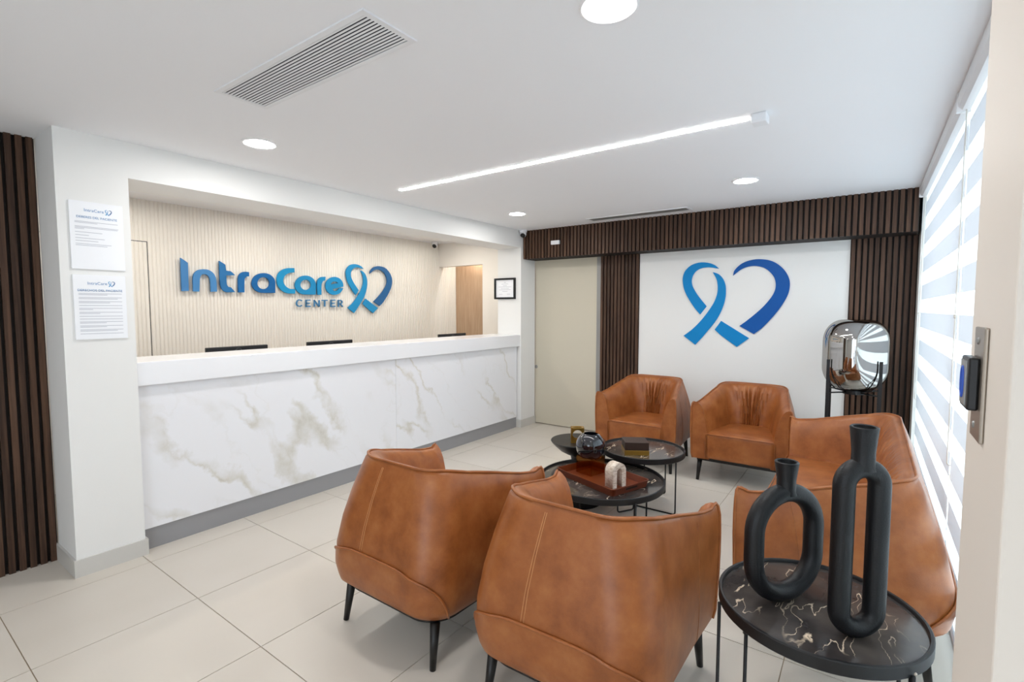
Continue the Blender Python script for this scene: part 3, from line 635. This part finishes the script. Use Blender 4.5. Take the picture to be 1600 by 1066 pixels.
# ================================================================== TUB SEATING
def u_path(hwf, hwr, yf, yb, rc, ns, nc, nb):
    pts = []
    for i in range(ns): t = i / ns; pts.append((hwf + (hwr - hwf) * t, yf + (yb + rc - yf) * t))
    for i in range(nc): a = math.pi / 2 * i / nc; pts.append((hwr - rc + rc * math.cos(a), yb + rc - rc * math.sin(a)))
    for i in range(nb + 1): t = i / nb; pts.append(((hwr - rc) * (1 - 2 * t), yb))
    for i in range(1, nc + 1): a = math.pi / 2 * (1 - i / nc); pts.append((-(hwr - rc + rc * math.cos(a)), yb + rc - rc * math.sin(a)))
    for i in range(1, ns + 1): t = 1 - i / ns; pts.append((-(hwf + (hwr - hwf) * t), yf + (yb + rc - yf) * t))
    return pts
def smoothstep(a, b, x): t = max(0, min(1, (x - a) / (b - a))); return t * t * (3 - 2 * t)
def tub(name, label, cat, W, loc, rz, group, pleat_n):
    t = thing(name, label, cat, loc, rz, group); hw = W / 2
    ns, nc = 26, 22; nb = 64 if W < 1 else 190
    tot = 2 * ns + 2 * nc + nb + 1
    def rimz(i):
        j = min(i, tot - 1 - i); u = j / ns
        z = 0.640 + 0.135 * (1 - (1 - min(1.0, u / 1.45) ** 1.35) ** 1.7)
        z += 0.020 * (1 - smoothstep(0.0, 0.09, u)) + 0.008 * (1 - smoothstep(0.0, 0.35, u))
        return z
    rz_ = [rimz(i) for i in range(tot)]
    rnd = random.Random(int(W * 100)); span = 2 * hw - 0.3
    creases = [((k + 0.5 + rnd.uniform(-0.25, 0.25)) / pleat_n, rnd.uniform(0.55, 1.0)) for k in range(pleat_n)]
    # outer levels: (front half width, rear half width, front y, back y, corner radius, z)
    outer = [(hw - 0.014, hw - 0.06, 0.358, -0.325, 0.13, ('z', 0.195)), (hw - 0.006, hw - 0.032, 0.364, -0.368, 0.15, ('z', 0.235)), (hw - 0.004, hw - 0.022, 0.366, -0.380, 0.15, ('z', 0.30)),
             (hw, hw - 0.024, 0.368, -0.378, 0.15, ('f', 0.0)), (hw + 0.002, hw - 0.036, 0.37, -0.352, 0.15, ('f', 0.3)), (hw + 0.002, hw - 0.056, 0.37, -0.318, 0.155, ('f', 0.6)), (hw, hw - 0.075, 0.368, -0.283, 0.16, ('f', 0.85)), (hw - 0.006, hw - 0.086, 0.366, -0.264, 0.16, ('f', 0.97)),
             (hw - 0.014, hw - 0.094, 0.362, -0.254, 0.16, ('d', 0.004))]
    ins = [(0.016, 0.006), (0.034, -0.002), (0.052, -0.02), (0.072, -0.06), (0.088, -0.12), (0.100, -0.18), (0.112, -0.25), (0.125, -0.33), (0.13, -0.40), (0.13, -9)]
    rows = []
    for a, b, c, d, e, (k, q) in outer:
        p = u_path(a, b, c, d, e, ns, nc, nb)
        rows.append([(x, y, q if k == 'z' else (0.39 + q * (rz_[i] - 0.39) if k == 'f' else rz_[i] + q)) for i, (x, y) in enumerate(p)])
    for w, dz in ins:
        p = u_path(hw - 0.014 - w, hw - 0.094 - w * 0.95, 0.362 - min(w, 0.03) * 0.3, -0.254 + w * 1.05, max(0.16 - w * 0.55, 0.05), ns, nc, nb); r = []
        for i, (x, y) in enumerate(p):
            z = max(rz_[i] + dz, 0.37) if dz > -5 else 0.197
            depth = smoothstep(0.02, 0.08, -dz) if dz > -5 else 0
            mid = ns + nc
            if ns <= i < tot - ns and depth > 0:    # gathered creases fanning out over the inner back
                fh = hw - 0.094 - 0.16; k_ = i - (tot - 1) / 2; ak = abs(k_)
                sm = math.copysign(ak / (nb / 2) * fh if ak <= nb / 2 else fh + (ak - nb / 2) / nc * 0.17, k_)
                q_ = smoothstep(0.02, 0.3, -dz)
                dd = 0.0
                for ck, amp in creases:
                    pos = (ck - 0.5) * 2 * (fh + 0.085) * (1.0 - (0.42 if W < 1 else 0.10) * q_)
                    e_ = sm - pos
                    dd += amp * (math.exp(-(e_ / 0.009) ** 2) - 0.5 * math.exp(-((e_ - 0.02) / 0.014) ** 2) - 0.5 * math.exp(-((e_ + 0.02) / 0.014) ** 2))
                cx_ = max(-(hw - 0.27), min(hw - 0.27, x)); dx_, dy_ = cx_ - x, 0.06 - y; dl = math.hypot(dx_, dy_)
                x -= 0.025 * dd * depth * dx_ / dl; y -= 0.025 * dd * depth * dy_ / dl
            r.append((x, y, z))
        rows.append(r)
    v = [p for r in rows for p in r]; f = []
    K = len(rows)
    for k in range(K - 1):
        for i in range(tot - 1): f.append((k * tot + i, k * tot + i + 1, (k + 1) * tot + i + 1, (k + 1) * tot + i))
    f.append(tuple(k * tot for k in range(K))); f.append(tuple(k * tot + tot - 1 for k in range(K))[::-1])
    sh = new_obj('shell', clean(mesh('shell', v, f)), 'leather', t, smooth=True)
    try: sh.data.set_sharp_from_angle(angle=math.radians(50))
    except Exception: pass
    O = [[Vector(p) for p in r] for r in rows[:9]]
    # piping round the rim and down the arm fronts
    path = [O[k][0] + Vector((0.002, 0.003, 0)) for k in range(0, 9)] + [p + Vector((0, 0, 0.003)) for p in O[8][1:-1]] + [O[k][-1] + Vector((-0.002, 0.003, 0)) for k in range(8, -1, -1)]
    tube('piping', path, 0.0062, 'leather', t, 7)
    # lower back panel with welt (arched outline on the outer back)
    def surf(fi, zz):   # point of outer surface at path position fi (float) and height zz
        i0 = max(0, min(tot - 2, int(fi))); fr = fi - i0
        col = [O[k][i0].lerp(O[k][i0 + 1], fr) for k in range(9)]
        for k in range(8):
            if col[k].z <= zz <= col[k + 1].z: return col[k].lerp(col[k + 1], (zz - col[k].z) / max(1e-6, col[k + 1].z - col[k].z)), k
        return col[-1], 8
    c0, c1 = ns + nc * 0.25, ns + nc * 1.75 + nb; mid = (c0 + c1) / 2
    def arch(s): return 0.2 + 0.205 * (max(0.0, 1 - abs(2 * s - 1) ** 5.0)) ** 0.42
    def off(p, d):
        n = Vector((p.x, p.y + 0.0, 0)); c = Vector((max(-hw + 0.25, min(hw - 0.25, p.x)), -0.1, 0)); n = (Vector((p.x, p.y, 0)) - c).normalized(); return p + n * d
    welt = []
    ncol = 60
    for k in range(ncol + 1):
        s = 0.5 - 0.5 * math.cos(math.pi * k / ncol); welt.append(off(surf(c0 + (c1 - c0) * s, arch(s))[0], 0.006))
    tube('back_welt', welt, 0.0055, 'leather', t, 7)
    pv, pf, nr = [], [], 10
    for k in range(ncol + 1):
        s = 0.5 - 0.5 * math.cos(math.pi * k / ncol)
        for j in range(nr + 1): pv.append(off(surf(c0 + (c1 - c0) * s, 0.197 + (arch(s) - 0.197) * j / nr)[0], 0.0055))
    for k in range(ncol):
        for j in range(nr): pf.append((k * (nr + 1) + j, (k + 1) * (nr + 1) + j, (k + 1) * (nr + 1) + j + 1, k * (nr + 1) + j + 1))
    new_obj('back_panel', mesh('back_panel', pv, pf), 'leather', t, smooth=True)
    # stitched seams: twin rows near each rear corner, single on each arm
    for sgn in (0, 1):
        fi = ns + nc + nb * 0.72
        for df in ((-0.9, 0.9) if sgn == 0 and W < 1 else ()):
            pts = []
            for k in range(18):
                z0 = arch(0.5) + 0.005; zz = z0 + (rz_[int(fi)] - 0.02 - z0) * k / 17; pts.append(off(surf(fi + df, zz)[0], 0.0006))
            tube('stitching', pts, 0.0011, 'stitch', t, 5)
        fj = ns * 0.42 if sgn == 0 else tot - 1 - ns * 0.42
        tube('arm_seam', [off(surf(fj, 0.21 + (rz_[int(fj)] - 0.225) * k / 17)[0], 0.0004) for k in range(18)], 0.0014, 'leather', t, 5)
    # seat
    rounded_box('seat_cushion', W - 0.215, 0.56, 0.225, 0.028, 'leather', t, (0, 0.082, 0.3095), 12, 0.016)
    tube('seat_piping', round_poly([(-(hw - 0.115), 0.364, 0.2), (-(hw - 0.115), 0.364, 0.412), (hw - 0.115, 0.364, 0.412), (hw - 0.115, 0.364, 0.2)], 0.02), 0.004, 'leather', t, 6)
    # under frame and legs
    b = [(p[0] * 0.985, p[1]) for p in u_path(hw - 0.04, hw - 0.065, 0.34, -0.32, 0.13, ns, nc, nb)]
    n = len(b); fv = [(x, y, 0.178) for x, y in b] + [(x, y, 0.2) for x, y in b]; ff = [tuple(range(n))[::-1], tuple(range(n, 2 * n))] + [(i, (i + 1) % n, n + (i + 1) % n, n + i) for i in range(n)]
    new_obj('under_frame', clean(mesh('under_frame', fv, ff)), 'blackwood', t)
    for x, y in ((hw - 0.06, 0.30), (-hw + 0.06, 0.30), (hw - 0.105, -0.285), (-hw + 0.105, -0.285)):
        v, f = tube_data([(x, y, 0.182), (x + 0.012 * (1 if x > 0 else -1), y + 0.022 * (1 if y > 0 else -1.3), 0.0)], [0.021, 0.0125], 14)
        new_obj('leg', clean(mesh('leg', v, f)), 'blackwood', t, smooth=True)
    return t
AC = 'tan leather tub armchair'
tub('tub_armchair', AC + ' seen from behind, nearest the marble counter', 'armchair', 0.75, (-1.655, 1.675, 0), 0.0, 'tan leather tub armchairs', 8)
tub('tub_armchair', AC + ' seen from behind, nearest the vase table', 'armchair', 0.75, (-0.825, 1.685, 0), 0.03, 'tan leather tub armchairs', 8)
tub('tub_armchair', AC + ' against the back wall next to the frosted glass door', 'armchair', 0.75, (-1.70, 4.62, 0), math.pi, 'tan leather tub armchairs', 8)
tub('tub_armchair', AC + ' under the blue heart emblem, beside the sofa', 'armchair', 0.75, (-0.815, 4.62, 0), math.pi, 'tan leather tub armchairs', 8)
tub('tub_sofa', 'tan leather two-seat tub sofa with its back to the zebra blinds', 'sofa', 1.80, (-0.075, 3.195, 0), math.pi / 2, None, 22)

# ================================================================== TABLES
def round_table(name, label, cx, cy, r, h, loops, group):
    t = thing(name, label, 'table', (cx, cy, 0), random.uniform(0, 0.001), group)
    lathe('rim_tray', [(0.0, h - 0.04), (r - 0.004, h - 0.04), (r, h - 0.036), (r, h - 0.003), (r - 0.003, h), (r - 0.010, h), (r - 0.012, h - 0.003), (r - 0.012, h - 0.018), (0.0, h - 0.018)], 'black', t, 72)
    lathe('marble_top', [(0.0, h - 0.012), (r - 0.0125, h - 0.012), (r - 0.0125, h - 0.0178), (0.0, h - 0.0178)], 'dmarble', t, 72)
    for lp in loops:
        (x0, y0), (x1, y1) = lp; tube('leg_loop', round_poly([(x0, y0, h - 0.03), (x0, y0, 0.0055), (x1, y1, 0.0055), (x1, y1, h - 0.03)], 0.02), 0.0055, 'black', t, 8)
    return t
NEARLEG = (-1.072, 2.734)
LC = (-1.41, 2.976); MC = (-1.333, 3.515)
rel = lambda c, *p: [((a[0] - c[0], a[1] - c[1]), (b[0] - c[0], b[1] - c[1])) for a, b in p]
round_table('coffee_table', 'large low round coffee table with dark marble top holding the tray', *LC, 0.41, 0.34, rel(LC, ((-1.225, 3.10), (-1.185, 3.215)), ((-1.405, 3.24), (-1.335, 3.36)), ((-1.70, 3.06), (-1.59, 3.02)), (NEARLEG, (-1.79, 2.84))), 'dark marble tables')
round_table('coffee_table', 'taller round dark marble coffee table holding the square box', *MC, 0.302, 0.425, rel(MC, ((-1.06, 3.436), (-1.605, 3.44)), ((-1.25, 3.79), (-1.42, 3.79))), 'dark marble tables')
NZ = 0.50; NC = (-0.104, 1.838); NR = 0.294
def on_rim(deg, k=1.0): return (NR * k * math.cos(math.radians(deg)), NR * k * math.sin(math.radians(deg)))
nt_ = round_table('side_table', 'round dark marble side table with two black vases in the foreground', *NC, NR, NZ, [(on_rim(206, 1.015), on_rim(226, 0.86)), (on_rim(322, 1.015), on_rim(340, 0.86)), (on_rim(40, 1.015), on_rim(28, 0.86))], None)
for dg in (206, 322, 40):
    q = on_rim(dg, 1.03); v = lathe('screw', [(0.0, 0.004), (0.004, 0.003), (0.005, 0.0)], 'steel', nt_, 12); v.location = (q[0], q[1], NZ - 0.02); v.rotation_euler = Vector((q[0], q[1], 0)).to_track_quat('Z', 'Y').to_euler()
bw = thing('pedestal_table', 'black bowl-shaped pedestal side table behind the low coffee table', 'table', (-1.75, 3.285, 0))
lathe('pedestal', [(0.0, 0.0), (0.18, 0.0), (0.186, 0.01), (0.186, 0.12), (0.165, 0.16), (0.10, 0.21), (0.06, 0.26), (0.05, 0.32), (0.06, 0.36)], 'clay', bw, 56)
lathe('bowl_top', [(0.05, 0.355), (0.09, 0.365), (0.135, 0.39), (0.168, 0.42), (0.196, 0.448), (0.205, 0.462), (0.202, 0.466), (0.0, 0.466)], 'blackwood', bw, 56)

# ---- things on the tables
LZ = 0.328
trL, trN, trR = on_z(869, 741, LZ), on_z(958.5, 779, LZ), on_z(1015, 760, LZ)
tc_ = (trL + trR) / 2; ang = math.atan2((trN - trL).y, (trN - trL).x); TLx, TLy = (trN - trL).length / 2, (trR - trN).length / 2
ty = thing('serving_tray', 'reddish brown leather tray on the low coffee table', 'tray', (tc_.x, tc_.y, LZ), ang)
def tray_wall(hx, hy, th, h, fl=0.012):
    def ring(a, b, z, rc): 
        out = []
        for sx, sy, a0 in ((1, 1, 0), (-1, 1, 90), (-1, -1, 180), (1, -1, 270)):
            for k in range(5):
                w = math.radians(a0 + 22.5 * k); out.append((sx * (a - rc) + rc * math.cos(w), sy * (b - rc) + rc * math.sin(w), z))
        return out
    rs = [ring(hx - fl, hy - fl, 0.0, 0.02), ring(hx, hy, h, 0.025), ring(hx - th, hy - th, h, 0.02), ring(hx - fl - th, hy - fl - th, 0.006, 0.016)]
    v = [p for r in rs for p in r]; n = 20; f = []
    for k in range(3):
        for i in range(n): f.append((k * n + i, k * n + (i + 1) % n, (k + 1) * n + (i + 1) % n, (k + 1) * n + i))
    f.append(tuple(range(n))[::-1]); f.append(tuple(range(3 * n, 4 * n)))
    return mesh('tray_body', v, f)
new_obj('tray_body', clean(tray_wall(TLx, TLy, 0.006, 0.045)), 'tray', ty)
box('handle_slot', TLx - 0.0075, TLx - 0.0035, -0.05, 0.05, 0.022, 0.034, 'blackplastic', ty)
TZ = LZ + 0.0065
aA, aB, aC = on_z(944, 760, TZ), on_z(958.5, 764.5, TZ), on_z(979, 759, TZ)
wA = (aC - aB).length; dA = (aA - aB).length; aang = math.atan2((aC - aB).y, (aC - aB).x); ac = (aA + aC) / 2
ar = thing('arch_ornament', 'small cream travertine arch ornament in the tray', 'ornament', (ac.x, ac.y, TZ), aang)
hA = 0.155; R = wA / 2; ri = R * 0.4
ol = [(-R, 0), (-R, hA - R)] + [(R * math.cos(math.radians(a)), hA - R + R * math.sin(math.radians(a))) for a in range(172, 7, -8)] + [(R, hA - R), (R, 0), (ri, 0), (ri, hA - R)] + [(ri * math.cos(math.radians(a)), hA - R + ri * math.sin(math.radians(a))) for a in range(12, 170, 12)] + [(-ri, hA - R), (-ri, 0)]
plate('arch', [ol], dA, 'trav', ar, lambda u, v, w: Vector((u, w - dA / 2, v)))
gN, gL_, gR_ = on_z(923, 750, TZ), on_z(889.5, 738, TZ), on_z(955, 738, TZ)
gc = (gL_ + gR_) / 2
gs = 0.135; gang = math.atan2((gN - gL_).y, (gN - gL_).x)
gv = thing('globe_vase', 'dark blue glass globe resting in an amber glass cube on the tray', 'vase', (gc.x, gc.y, TZ), gang)
hs = gs / 2; gt = 0.006
boxes('amber_holder', [(-hs, hs, -hs, -hs + gt, 0.001, 0.115), (-hs, hs, hs - gt, hs, 0.001, 0.115), (-hs, -hs + gt, -hs + gt, hs - gt, 0.001, 0.115), (hs - gt, hs, -hs + gt, hs - gt, 0.001, 0.115)], 'amber', gv)
GRd = 0.1
lathe('glass_globe', [(0.0, -GRd)] + [(GRd * math.sin(a), -GRd * math.cos(a)) for a in [math.pi * k / 22 for k in range(1, 19)]] + [(0.046, 0.086), (0.05, 0.078), (GRd * 0.8 * math.sin(2.0), -GRd * 0.8 * math.cos(2.0)), (0.0, -0.06)], 'globe', gv, 48, (0, 0, 0.184))
# box on the mid table
bl, br = on_z(976, 711.5, 0.414), on_z(1014.5, 712.3, 0.414); bw_ = (br - bl).length; bang = math.atan2((br - bl).y, (br - bl).x)
bk = thing('decorative_box', 'square dark brown textured box with a brass lower half', 'box', ((bl.x + br.x) / 2, (bl.y + br.y) / 2, 0.4132), bang)
box('brass_base', -bw_ / 2, bw_ / 2, 0, bw_ * 0.95, 0, 0.034, 'brass', bk, 0.002); box('textured_lid', -bw_ / 2 + 0.002, bw_ / 2 - 0.002, 0.002, bw_ * 0.95 - 0.002, 0.036, 0.092, 'darkbook', bk, 0.003)
# brass holder on the pedestal table
q = on_z(899, 697, 0.426)
bh = thing('brass_holder', 'small brass cube holder with round holes on the black pedestal table', 'ornament', (-1.725, 3.225, 0.4665), math.radians(33)); s = 0.048
def holed(name, xf): return plate(name, [[(-s, -s), (s, -s), (s, s), (-s, s)], [(0.037 * math.cos(a), 0.037 * math.sin(a)) for a in [2 * math.pi * k / 28 for k in range(28)]]], 0.006, 'brass', bh, xf)
holed('side_plate', lambda u, v, w: Vector((u, -0.03 + w, v + s + 0.012))); holed('side_plate', lambda u, v, w: Vector((u, 0.024 + w, v + s + 0.012)))
plate('top_plate', [[(-s, -0.03), (s, -0.03), (s, 0.03), (-s, 0.03)], [(0.034 * math.cos(a), 0.021 * math.sin(a)) for a in [2 * math.pi * k / 28 for k in range(28)]]], 0.006, 'brass', bh, lambda u, v, w: Vector((u, v, 2 * s + 0.012 + w)))
box('base_plate', -s, s, -0.03, 0.03, 0, 0.012, 'brass', bh)
boxes('end_plate', [(-s, -s + 0.006, -0.024, 0.024, 0.012, 2 * s + 0.012), (s - 0.006, s, -0.024, 0.024, 0.012, 2 * s + 0.012)], 'brass', bh)
# black vases
VZ = NZ - 0.0115
def loop_vase(label, base, hw_, zlo, zhi, rt, neck_h, nr0, nr1, rz):
    t = thing('loop_vase', label, 'vase', (base.x, base.y, VZ), rz, 'matt black loop vases'); pts = []
    n = 26
    for k in range(n + 1): a = math.pi * k / n; pts.append((hw_ * math.cos(a), 0, zhi + hw_ * math.sin(a) * (1.0)))
    if zhi - zlo > 0.02:
        for k in range(1, 8): pts.append((-hw_, 0, zhi + (zlo - zhi) * k / 8))
    for k in range(n + 1): a = math.pi + math.pi * k / n; pts.append((hw_ * math.cos(a), 0, zlo + hw_ * math.sin(a)))
    if zhi - zlo > 0.02:
        for k in range(1, 8): pts.append((hw_, 0, zlo + (zhi - zlo) * k / 8))
    v, f = tube_data(pts, rt, 20, True); f0 = [p for p in v]
    o = new_obj('loop_body', clean(mesh('loop_body', v, f)), 'clay', t, smooth=True)
    for q in o.data.vertices:    # flattened foot
        if q.co.z < 0.004: q.co.z = 0.0
    zt = zhi + hw_ + rt * 0.55
    lathe('neck', [(nr0 * 1.15, -0.02), (nr0, 0.0), (nr0 * 0.98, neck_h * 0.3), (nr1, neck_h - 0.003), (nr1 - 0.003, neck_h), (nr1 - 0.008, neck_h - 0.002), (nr0 - 0.012, 0.02), (0.0, 0.012)], 'clay', t, 32, (0, 0, zt))
    return t
face = YAW + 0.12
b1, b2 = on_z(1222, 938, VZ), on_z(1336, 994, VZ)
loop_vase('shorter black ring-shaped vase with a flared neck on the side table', b1, 0.122, 0.152, 0.243, 0.030, 0.088, 0.029, 0.036, YAW + 0.30)
loop_vase('taller black elongated loop vase with a flared neck on the side table', b2, 0.052, 0.081, 0.454, 0.029, 0.105, 0.030, 0.036, YAW + 0.02)

# ================================================================== FLOOR LAMP
lp = thing('floor_lamp', 'floor lamp with mirrored smoke glass globe in a black four-leg stand', 'lamp', (-0.082, 4.80, 0))
gr, zlo, zhi = 0.222, 0.81, 1.368
prof = [(0.0, zlo), (0.08, zlo + 0.003)]
for k in range(1, 13): a = math.pi / 2 * k / 12; prof.append((0.085 + (gr - 0.085) * math.sin(a), zlo + 0.18 * (1 - math.cos(a)) + 0.003))
for k in range(0, 13): a = math.pi / 2 * k / 12; prof.append((0.085 + (gr - 0.085) * math.cos(a), zhi - 0.17 + 0.17 * math.sin(a)))
prof.append((0.0, zhi))
lathe('glass_globe', prof, 'smoke', lp, 64)
lathe('ring_plate', [(0.0, 0.775), (0.075, 0.775), (0.075, 0.806), (0.0, 0.806)], 'black', lp, 32)
for sx in (-1, 1):
    for sy in (-1, 1):
        x, y = 0.168 * sx, 0.168 * sy
        box('leg', x - 0.011, x + 0.011, y - 0.005, y + 0.005, 0, 1.055, 'black', lp)
        tube('cross_bar', [(x, y, 0.79), (0.05 * sx, 0.05 * sy, 0.79)], 0.006, 'black', lp, 6)
        tube('cradle_hook', [(x, y, 1.0), (x * 0.985, y * 0.985, 0.93), (x * 0.9, y * 0.9, 0.865), (x * 0.7, y * 0.7, 0.822), (0.05 * sx, 0.05 * sy, 0.80)], 0.0065, 'black', lp, 6)
tag(box('wall_fitting', -0.215, -0.165, 5.235, 5.258, 0.36, 0.40, 'red', None, 0.004), 'small red fitting low on the back wall behind the lamp', 'wall fitting')

# ================================================================== STRIKE PLATE ON THE JAMB
zc = on_x(1535, 600, 0.15)
sp = thing('strike_plate', 'steel electric strike plate on the cream jamb', 'lock', (0.15, 1.085, zc.z), 0)
box('plate', -0.006, 0.0, -0.05, 0.035, -0.09, 0.09, 'steel', sp, 0.002)
box('lock_body', -0.020, -0.006, -0.03, 0.04, -0.042, 0.042, 'blackplastic', sp, 0.003)
box('latch_face', -0.021, -0.0195, -0.015, 0.038, -0.036, 0.036, 'greymetal', sp)
tube('led_ring', [(-0.0215, 0.012 + 0.012 * math.cos(k * math.pi / 10), 0.025 * math.sin(k * math.pi / 10)) for k in range(20)], 0.002, 'blueled', sp, 6, True)
for z in (-0.068, 0.068): lathe('screw', [(0.0, 0.003), (0.005, 0.002), (0.006, 0.0)], 'greymetal', sp, 12).matrix_local = Matrix.Translation((-0.006, 0.0, z)) @ Matrix.Rotation(-math.pi / 2, 4, 'Y')

# ================================================================== sub-parts: pieces that belong to one part of a thing
SUB = {'seat_piping': 'seat_cushion', 'back_welt': 'back_panel', 'stitching': 'shell', 'arm_seam': 'shell', 'piping': 'shell', 'ring_emblem': 'screen_housing', 'led_ring': 'lock_body', 'latch_face': 'lock_body', 'handle_slot': 'tray_body', 'print': 'certificate', 'title': 'board', 'logo_lettering': 'board', 'logo_ribbon': 'board', 'text_lines': 'board'}
for o in list(COL.objects):
    k = o.name.split('.')[0]
    if o.parent is not None and o.parent.type == 'EMPTY' and k in SUB:
        for c in o.parent.children:
            if c.name.split('.')[0] == SUB[k]:
                o.parent = c      # these parts sit at their thing's origin, so the local transform is unchanged
                break
